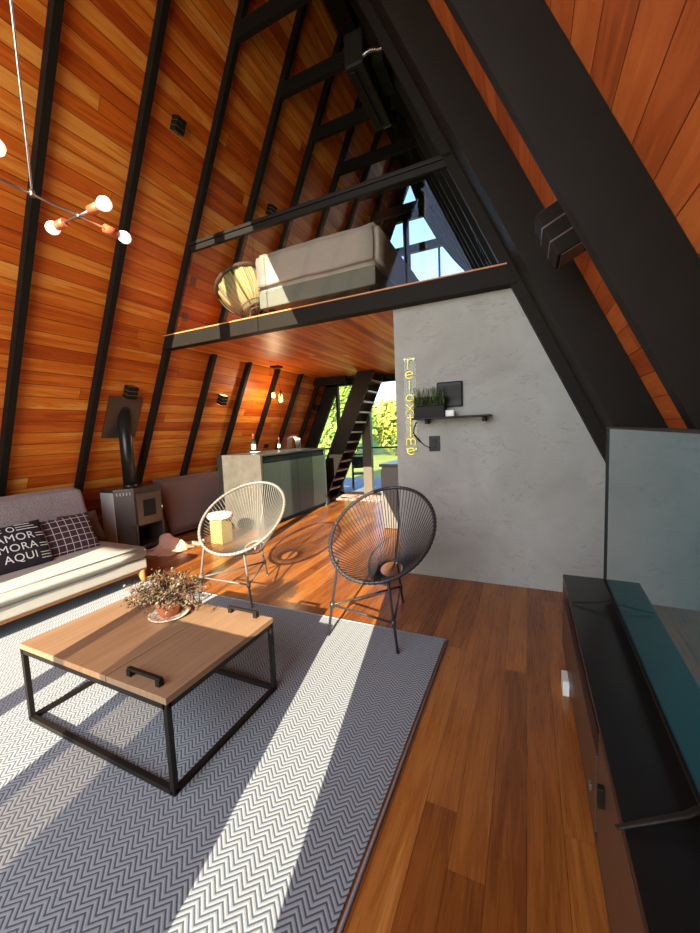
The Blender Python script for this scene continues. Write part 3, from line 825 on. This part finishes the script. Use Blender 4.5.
# ------------------------------------------------------------------ stairs
sr = thing('staircase', 'steep black staircase with wooden treads rising to the loft', 'stairs', (0, 0, 0))
SS = 2.05
def stx(z, off=0): return -4.03+off+z/SS
for yy in (6.93, 7.52):
    b = MB(); b.prism([(stx(0, -.18), 0.0), (stx(0, .16), 0.0), (stx(2.585, .10), 2.585), (stx(2.585, -.26), 2.585)], 'y', yy-.02, yy+.02); b.obj('stringer', M['black'], sr)
for i in range(12):
    z = .2+i*.2
    b = MB(); b.box((stx(z, .0), 7.225, z), (.27, .55, .035), bev=.004); b.obj('tread', M['tread'] if i < 8 else M['tread'], sr)
b = MB(); b.box((-3.78, 7.20, 2.50), (.78, .1, .15)); struct(b.obj('trim_%d' % k, M['black_matt'])); k += 1
o = MB().box((-3.2, 7.25, .008), (1.1, .55, .014), bev=.004).obj('doormat', M['doormat']); tag(o, 'patterned woven mat on the floor at the foot of the stairs', 'mat')

# ------------------------------------------------------------------ chair outside
oc = thing('patio_chair', 'black metal patio chair on the deck outside the back door', 'chair', (-3.75, 8.65, -.05), .5)
b = MB()
for x in (-.24, .24):
    b.tube([(x, -.22, 0), (x, -.18, .40), (x, -.16, .62), (x, .12, .62), (x, .26, 0)], .014, 8)
    b.tube([(x, .10, .42), (x, .24, .88)], .014, 8)
b.tube([(-.24, .24, .88), (.24, .24, .88)], .014, 8); b.obj('frame', M['black'], oc)
b = MB(); b.box((0, -.02, .42), (.46, .44, .025), bev=.008); b.obj('seat', M['black'], oc)
b = MB(); b.box((0, .18, .68), (.46, .02, .30), Matrix.Rotation(-.3, 3, 'X'), .008); b.obj('backrest', M['black'], oc)

# ------------------------------------------------------------------ wall shelf, sign ...
WY = 3.475
sh = thing('wall_shelf', 'thin black shelf on the cement wall', 'shelf', (-.60, WY, 1.495))
b = MB(); b.box((0, -.09, 0), (.66, .18, .014), bev=.002); b.obj('board', M['black'], sh)
for x in (-.22, .27):
    b = MB(); b.box((x, -.05, -.027), (.03, .10, .04), bev=.004); b.obj('bracket', M['black'], sh)
pl = thing('planter', 'dark rectangular planter of thin green grass on the wall shelf', 'plant', (-.785, WY-.09, 1.502))
b = MB(); b.box((0, 0, .05), (.27, .12, .10), bev=.004); b.obj('box', M['planter'], pl)
b = MB()
for i in range(1100):
    x = random.uniform(-.13, .13); y = random.uniform(-.05, .05); a = random.uniform(0, 2*PI); q = random.uniform(.03, .12)
    tall = random.random() < .06
    H = random.uniform(.02, .085) if not tall else random.uniform(.11, .17)
    p0 = Vector((x, y, .105)); p1 = p0+Vector((q*.35*math.cos(a), q*.35*math.sin(a), H)); p2 = p0+Vector((q*math.cos(a), q*math.sin(a)*.8, H*.75))
    if p2.y > .085: p2.y = .085
    if p1.y > .085: p1.y = .085
    wv = Vector((-math.sin(a), math.cos(a), 0))*.003
    b._new([p0-wv, p0+wv, p1+wv*.8, p1-wv*.8, p2], [(0, 1, 2, 3), (3, 2, 4)])
b.obj('foliage', M['grassplant'], pl)
tb = thing('intercom_screen', 'black glossy panel mounted on the cement wall above the shelf', 'screen', (-.625, WY-.016, 1.70))
b = MB(); b.box((0, 0, 0), (.225, .03, .225), bev=.012); b.obj('casing', M['black_gloss'], tb)
b = MB(); b.box((.0, -.016, .015), (.19, .004, .13), bev=.001); b.obj('display', M['black'], tb)
b = MB(); b.box((0, 0, 0), (.075, .05, .055), bev=.006); o = b.obj('white_box', M['white']); o.location = (-.61, WY-.09, 1.531); tag(o, 'small white box on the wall shelf beside the planter', 'box')
b = MB(); b.box((0, 0, 0), (.05, .04, .05), bev=.006); o = b.obj('copper_box', M['terra']); o.location = (-.66, WY-.06, 1.528); tag(o, 'little reddish box between planter and white box on the shelf', 'box')
so = thing('power_outlet', 'black power outlet plate on the cement wall under the shelf', 'outlet', (-.77, WY-.006, 1.265))
b = MB(); b.box((0, 0, 0), (.10, .012, .14), bev=.003); b.obj('plate', M['black_gloss'], so)
b = MB(); b.lathe([(.022, 0), (.022, .008)], (0, -.006, .02), 20, Matrix.Rotation(PI/2, 3, 'X')); b.lathe([(.022, 0), (.022, .008)], (0, -.006, -.035), 20, Matrix.Rotation(PI/2, 3, 'X')); b.obj('socket', M['black'], so)
b = MB(); b.tube([(-.93, WY-.02, 1.475), (-.955, WY-.02, 1.42), (-.965, WY-.015, 1.37), (-.93, WY-.015, 1.31), (-.86, WY-.015, 1.25), (-.80, WY-.022, 1.225)], .004, 6)
b.tube([(-.955, WY-.015, 1.35), (-.90, WY-.015, 1.285)], .008, 8)
tag(b.obj('power_cable', M['black']), 'thin black cable hanging from the shelf to the outlet', 'cable')

# neon sign: vertical letters r e l a x t i m e
ns = thing('neon_sign', 'vertical yellow neon sign reading relax time on the cement wall', 'sign', (-.985, WY-.022, 0))
b = MB(); b.box((0, .012, 1.64), (.115, .005, .86), bev=.001); b.obj('backing', M['acrylic'], ns)
for z in (1.22, 2.05):
    for x in (-.045, .045): MB().tube([(x, .0, z), (x, .022, z)], .006, 8).obj('standoff', M['steel'], ns)
def arc(cx, cz, r, a0, a1, n=14, rz=None): return [(cx+r*math.cos(math.radians(a0+(a1-a0)*i/n)), cz+(rz or r)*math.sin(math.radians(a0+(a1-a0)*i/n))) for i in range(n+1)]
G = {
 'r': [[(-.01, -.045), (-.01, .05), (-.03, .055)], [(-.01, .02)]+arc(.015, .025, .025, 160, 20)],
 'e': [[(-.028, -.002), (.03, .006)]+arc(0, 0, .032, 10, 315)],
 'l': [[(0, .055), (0, -.05)]],
 'a': [arc(0, 0, .030, 0, 360, 18), [(.030, .03), (.032, -.035)]],
 'x': [[(-.032, .042), (.032, -.042)], [(.032, .042), (-.032, -.042)]],
 't': [[(0, .055), (0, -.04)], [(-.025, .025), (.025, .025)]],
 'i': [[(0, .05), (0, -.05)]],
 'm': [[(-.036, -.035), (-.036, .03)]+arc(-.018, .01, .018, 170, 0, 8)+[(0, -.03)], [(0, .01)]+arc(.018, .01, .018, 180, 0, 8)+[(.036, -.035)]],
}
lay = [('r', 2.00), ('e', 1.905), ('l', 1.80), ('a', 1.695), ('x', 1.60), ('t', 1.49), ('i', 1.385), ('m', 1.29), ('e', 1.20)]
for ch, z in lay:
    b = MB()
    for stroke in G[ch]: b.tube([(x*1.15, -.008, z+dz*.95) for x, dz in stroke], .0042, 8)
    b.obj('letter_tube', M['neon'], ns)

# ------------------------------------------------------------------ sconces
def sconce_mesh(lit, parent):
    b = MB(); b.box((0, 0, .055), (.13, .105, .085), bev=.004); b.box((0, 0, .008), (.07, .08, .016)); b.obj('body', M['black_matt'], parent)
    for q in (-1, 1):
        b = MB(); b.box((q*.0645, 0, .055), (.006, .09, .066)); b.obj('lens', M['warm'] if lit else M['bronze'], parent)
        b = MB(); b.box((q*.022, 0, .055), (.004, .108, .088)); b.obj('metal_band', M['gold_metal'], parent)
def sconce_at(side, y, z, label, first=None, sc_=1.0, lit=False):
    u = Vector((math.cos(ANG)*(1 if side < 0 else -1), 0, math.sin(ANG)))
    n = Vector((math.sin(ANG), 0, -math.cos(ANG))) if side < 0 else Vector((-math.sin(ANG), 0, -math.cos(ANG)))
    x = (LB+z/S) if side < 0 else (RB-z/S)
    v = n.cross(u); m = Matrix((u, v, n)).transposed().to_4x4(); m = m @ Matrix.Scale(sc_, 4); m.translation = Vector((x, y, z))
    if first is None:
        t = thing('wall_sconce', label, 'lamp', matrix=m, group='up and down wall sconces'); sconce_mesh(lit, t); return t
    t = dup(first, label, matrix=m); return t
s0 = sconce_at(-1, 3.06, 2.02, 'dark sconce on the left slope just above the flue plate', None, 1.15)
sconce_at(-1, 4.58, 2.02, 'lit sconce on the left slope between rafters above the island end', None, 1.15, True)
sconce_at(-1, 3.0, 4.55, 'dark sconce high on the left slope in front of the loft', s0, 1.0)
sconce_at(-1, 4.55, 4.50, 'dark sconce on the left slope above the loft railing', s0, 1.0)
sconce_at(-1, 7.5, 2.02, 'small sconce on the left slope near the back glazing by the stairs', s0, 1.0)
sconce_at(1, 2.4, 2.45, 'large black sconce on the right slope between the two big rafters', s0, 1.9)

# sockets on the loft slope behind the glass
for y, z, lb in ((3.62, 3.35, 'metal switch plate on the slope behind the railing under the handrail end'), (3.62, 2.95, 'dark switch plate low on the slope above the loft edge')):
    b = MB(); b.box((0, 0, .006), (.11, .075, .012), bev=.002); o = b.obj('switch_plate', M['bronze']); mm = slope_matrix(-1).to_3x3()
    m = mm.to_4x4(); m.translation = Vector((LB+z/S+.012, y, z)); o.matrix_world = m; tag(o, lb, 'switch')

# ------------------------------------------------------------------ chandelier
cy_ = 1.10
ch = thing('chandelier', 'slim rod ceiling lamp with copper sockets and round white bulbs', 'lamp', (-2.13, 1.10, 2.59))
b = MB(); b.tube([(0, 0, 0), (0, 0, 3.88)], .005, 8); b.lathe([(.012, -.010), (.012, .018)], (0, 0, 0), 12); b.obj('stem', M['steel'], ch)
b = MB(); b.tube([(0, -.62, 0), (0, .36, 0)], .0065, 8)
b.tube([(-.17, .205, 0), (.17, .205, 0)], .0065, 8); b.tube([(-.17, -.225, 0), (.17, -.225, 0)], .0065, 8); b.lathe([(.011, -.011), (.011, .011)], (0, -.225, 0), 12); b.lathe([(.011, -.011), (.011, .011)], (0, .205, 0), 12); b.obj('rod', M['steel'], ch)
def lampend(p, d):
    p = Vector(p); d = Vector(d).normalized()
    b = MB(); b.tube([p, p+d*.075], .022, 14); o = b.obj('socket', M['copper'], ch)
    q = Vector((0, 0, 1)).rotation_difference(d).to_matrix()
    b = MB(); b.lathe([(.013, 0), (.018, .012), (.030, .032), (.034, .05), (.030, .068), (.018, .080), (.001, .084)], p+d*.066, 18, q); b.obj('bulb', M['bulb'], ch)
lampend((-.12, .205, 0), (-1, 0, 0)); lampend((.10, .205, 0), (1, 0, .0)); lampend((0, .34, 0), (0, 1, 0))
lampend((-.12, -.225, 0), (-1, 0, 0)); lampend((.10, -.225, 0), (1, 0, 0)); lampend((0, -.62, 0), (0, -1, 0))

# ------------------------------------------------------------------ media cabinet and TV
mc = thing('media_cabinet', 'long low dark brown media cabinet with black top on the right', 'cabinet', (.195, 2.51, 0))
CW, CL, CH = .42, 2.3, .50
M['cabbrown'] = plain('cabinet_brown', (.070, .036, .022), .35, .15, 12)
M['cabblack'] = plain('cabinet_black_top', (.010, .009, .009), .30, .2, 12)
b = MB(); b.box((CW/2, -CL/2, CH-.011), (CW, CL, .022), bev=.0015); b.obj('top', M['cabblack'], mc)
b = MB(); b.box((CW/2, -CL/2, .09), (CW, CL-.0, .02)); b.box((CW-.01, -CL/2, .28), (.02, CL, .40)); b.box((CW/2, -.011, .28), (CW, .022, .40)); b.box((CW/2, -CL+.011, .28), (CW, .022, .40)); b.box((CW/2, -1.24, .28), (CW-.01, .022, .40)); b.obj('carcass', M['cabbrown'], mc)
b = MB(); b.box((.011, -.635, .235), (.022, 1.17, .26), bev=.002); d1 = b.obj('flap_door', M['cabbrown'], mc)
b = MB(); b.box((-.004, -1.15, .20), (.008, .02, .02), bev=.002); b.obj('handle', M['gold_metal'], d1)
b = MB(); b.box((.011, -1.77, .285), (.022, 1.0, .36), bev=.002); d2 = b.obj('door', M['cabbrown'], mc)
b = MB(); b.box((-.008, -1.36, .36), (.018, .02, .06), bev=.003); b.obj('handle', M['black'], d2)
b = MB(); b.box((.2, -.62, .13), (.3, .8, .012)); b.obj('shelf', M['cabblack'], mc)
b = MB(); b.box((-.012, -.36, .04), (.03, .10, .08), bev=.002); b.obj('skirting_tab', M['white'], mc)
for y in (-.35, -1.95):
    b = MB(); b.lathe([(.02, 0), (.026, .08)], (.03, y, 0), 14); b.obj('foot', M['white'], mc); b = MB(); b.lathe([(.02, 0), (.026, .08)], (CW-.05, y, 0), 14); b.obj('foot', M['white'], mc)

ta = Vector((.382, 2.325, 0)); tbv = Vector((.350, .93, 0)); dv = (tbv-ta); TL = 1.45; dv.normalize()
ang = math.atan2(dv.y, dv.x)
tv = thing('television', 'large flat screen television standing on the media cabinet', 'television', ta, ang)
# local x runs along the screen toward the viewer, local -y / +y normal
b = MB(); b.box((TL/2, .014, .965), (TL, .03, .815), bev=.003); b.obj('casing', M['black'], tv)
b = MB(); b.box((TL/2, -.003, .968), (TL-.014, .004, .797)); b.obj('screen', M['screen'], tv)
b = MB()
for z in (.5605, 1.3695): b.box((TL/2, -.006, z), (TL, .012, .009))
for x in (.004, TL-.004): b.box((x, -.006, .965), (.009, .012, .80))
b.obj('bezel', M['black'], tv)
for x in (.226, 1.33):
    b = MB()
    b.tube([(x, 0.01, .565), (x+.01, -.03, .530), (x+(.08 if x > 1 else 0), -.17, .507)], [.010, .010, .007], 8, flat=.45)
    b.tube([(x, 0.01, .565), (x, .04, .535), (x-.01, .16, .507)], [.010, .010, .007], 8, flat=.45)
    b.obj('stand', M['black'], tv)

# ------------------------------------------------------------------ trees outside
def tree(x, y, h, w, mat, label, seed):
    rnd = random.Random(seed)
    t = thing('tree', label, 'tree', (x, y, -.2), group='trees beyond the lawn')
    b = MB(); b.tube([(0, 0, 0), (.1, 0, h*.35), (-.05, .1, h*.7)], [.18, .13, .06], 8); b.obj('trunk', M['bark'], t)
    b = MB(); blobs = []
    for i in range(16):
        a = rnd.uniform(0, 2*PI); r_ = rnd.uniform(0, w*.5); z = rnd.uniform(.2, .9)*h
        blobs.append((Vector((r_*math.cos(a), r_*math.sin(a), z)), rnd.uniform(.22, .36)*w*(1.1-.5*z/h)))
    for c, r_ in blobs:
        for i in range(190):
            n = Vector([rnd.gauss(0, 1) for _ in range(3)]).normalized(); p = c+n*r_*rnd.uniform(.75, 1.05)
            m = (n+Vector([rnd.gauss(0, .6) for _ in range(3)])).normalized(); e = m.orthogonal().normalized()*rnd.uniform(.09, .2); g = m.cross(e)*.7
            b._new([p-e, p-g, p+e, p+g], [(0, 1, 2, 3)])
        
    b.obj('foliage', mat, t)
    for c, r_ in []: pass
xs_ = [-22, -19.2, -16.6, -14.2, -12, -9.8, -7.5, -5.2, -2.8, -.4]
for i, x in enumerate(xs_):
    kind = i % 2
    y = 23+3.0*math.sin(i*2.1); h = 4.6+1.1*math.sin(i*1.7+.5)
    tree(x, y, h, 3.3, M['leaf_tree'] if kind else M['leaf_tree2'], ['yellow-green bushy tree beyond the lawn seen through the back glazing', 'darker green tree beyond the lawn seen through the back glazing'][kind], i)
# wooded hill behind
def hill(u, v):
    x = -60+u*110; y = 32+v*30; z = 4.6*math.sin(min(1, v*1.6)*PI/2)+.8*noise.noise(Vector((x*.12, y*.12, 0)))-.3
    return Vector((x, y, z))
struct(MB().grid(hill, 80, 20).obj('hill', M['leaf_tree']))

# ------------------------------------------------------------------ light
w = bpy.data.worlds.new('sky'); sc.world = w; w.use_nodes = True
nt = w.node_tree; bg = nt.nodes['Background']
sky = nt.nodes.new('ShaderNodeTexSky'); sky.sky_type = 'NISHITA'; sky.sun_disc = False
sky.sun_elevation = math.radians(35); sky.sun_rotation = math.radians(170); sky.air_density = 1.0; sky.dust_density = .4; sky.ozone_density = 2.5
nt.links.new(sky.outputs[0], bg.inputs[0]); bg.inputs[1].default_value = .50
sun = bpy.data.lights.new('sun', 'SUN'); sun.energy = 16; sun.angle = math.radians(.12); sun.color = (1, .88, .68)
so_ = bpy.data.objects.new('sun', sun); COL.objects.link(so_)
d = Vector((-.21, 1, -.44)); so_.rotation_euler = d.to_track_quat('-Z', 'Y').to_euler()
# fill lamp added inside the front opening to brighten the room
al = bpy.data.lights.new('front_fill', 'AREA'); al.shape = 'RECTANGLE'; al.size = 4.2; al.size_y = 4.0; al.energy = 150; al.color = (1, .95, .88)
ao = bpy.data.objects.new('front_fill', al); COL.objects.link(ao); ao.location = (-1.9, -1.45, 2.3); ao.rotation_euler = (math.radians(90), 0, 0)
ao.rotation_euler = Vector((0, 1, -.05)).to_track_quat('-Z', 'Y').to_euler()
pl_ = bpy.data.lights.new('kitchen_glow', 'POINT'); pl_.energy = 20; pl_.color = (1, .7, .4); pl_.shadow_soft_size = .08
po = bpy.data.objects.new('kitchen_glow', pl_); COL.objects.link(po); po.location = (-3.93, 5.5, 1.98)

# ------------------------------------------------------------------ camera
f = 376.27
def cam_axes():
    vy = (527., 425.); vx = (-450., 466.); c = (350., 466.5)
    def dd(p): return Vector((p[0]-c[0], -(p[1]-c[1]), -f)).normalized()
    Y = dd(vy); X = -dd(vx); X = (X-Y*X.dot(Y)).normalized(); Z = X.cross(Y)
    return Matrix((X, Y, Z))       # world = R @ cam
cam = bpy.data.cameras.new('camera'); co = bpy.data.objects.new('camera', cam); COL.objects.link(co)
cam.sensor_fit = 'VERTICAL'; cam.sensor_height = 36; cam.lens = f/933*36; cam.clip_start = .02; cam.clip_end = 500
m = cam_axes().to_4x4(); m.translation = Vector((0, 0, 1.4)); co.matrix_world = m
sc.camera = co
sc.view_settings.view_transform = 'Standard'
sc.view_settings.exposure = 0.3
sc.cycles.use_denoising = True; sc.cycles.max_bounces = 8; sc.cycles.diffuse_bounces = 4; sc.cycles.transparent_max_bounces = 12
sc.cycles.sample_clamp_indirect = 6; sc.cycles.caustics_reflective = False; sc.cycles.caustics_refractive = False
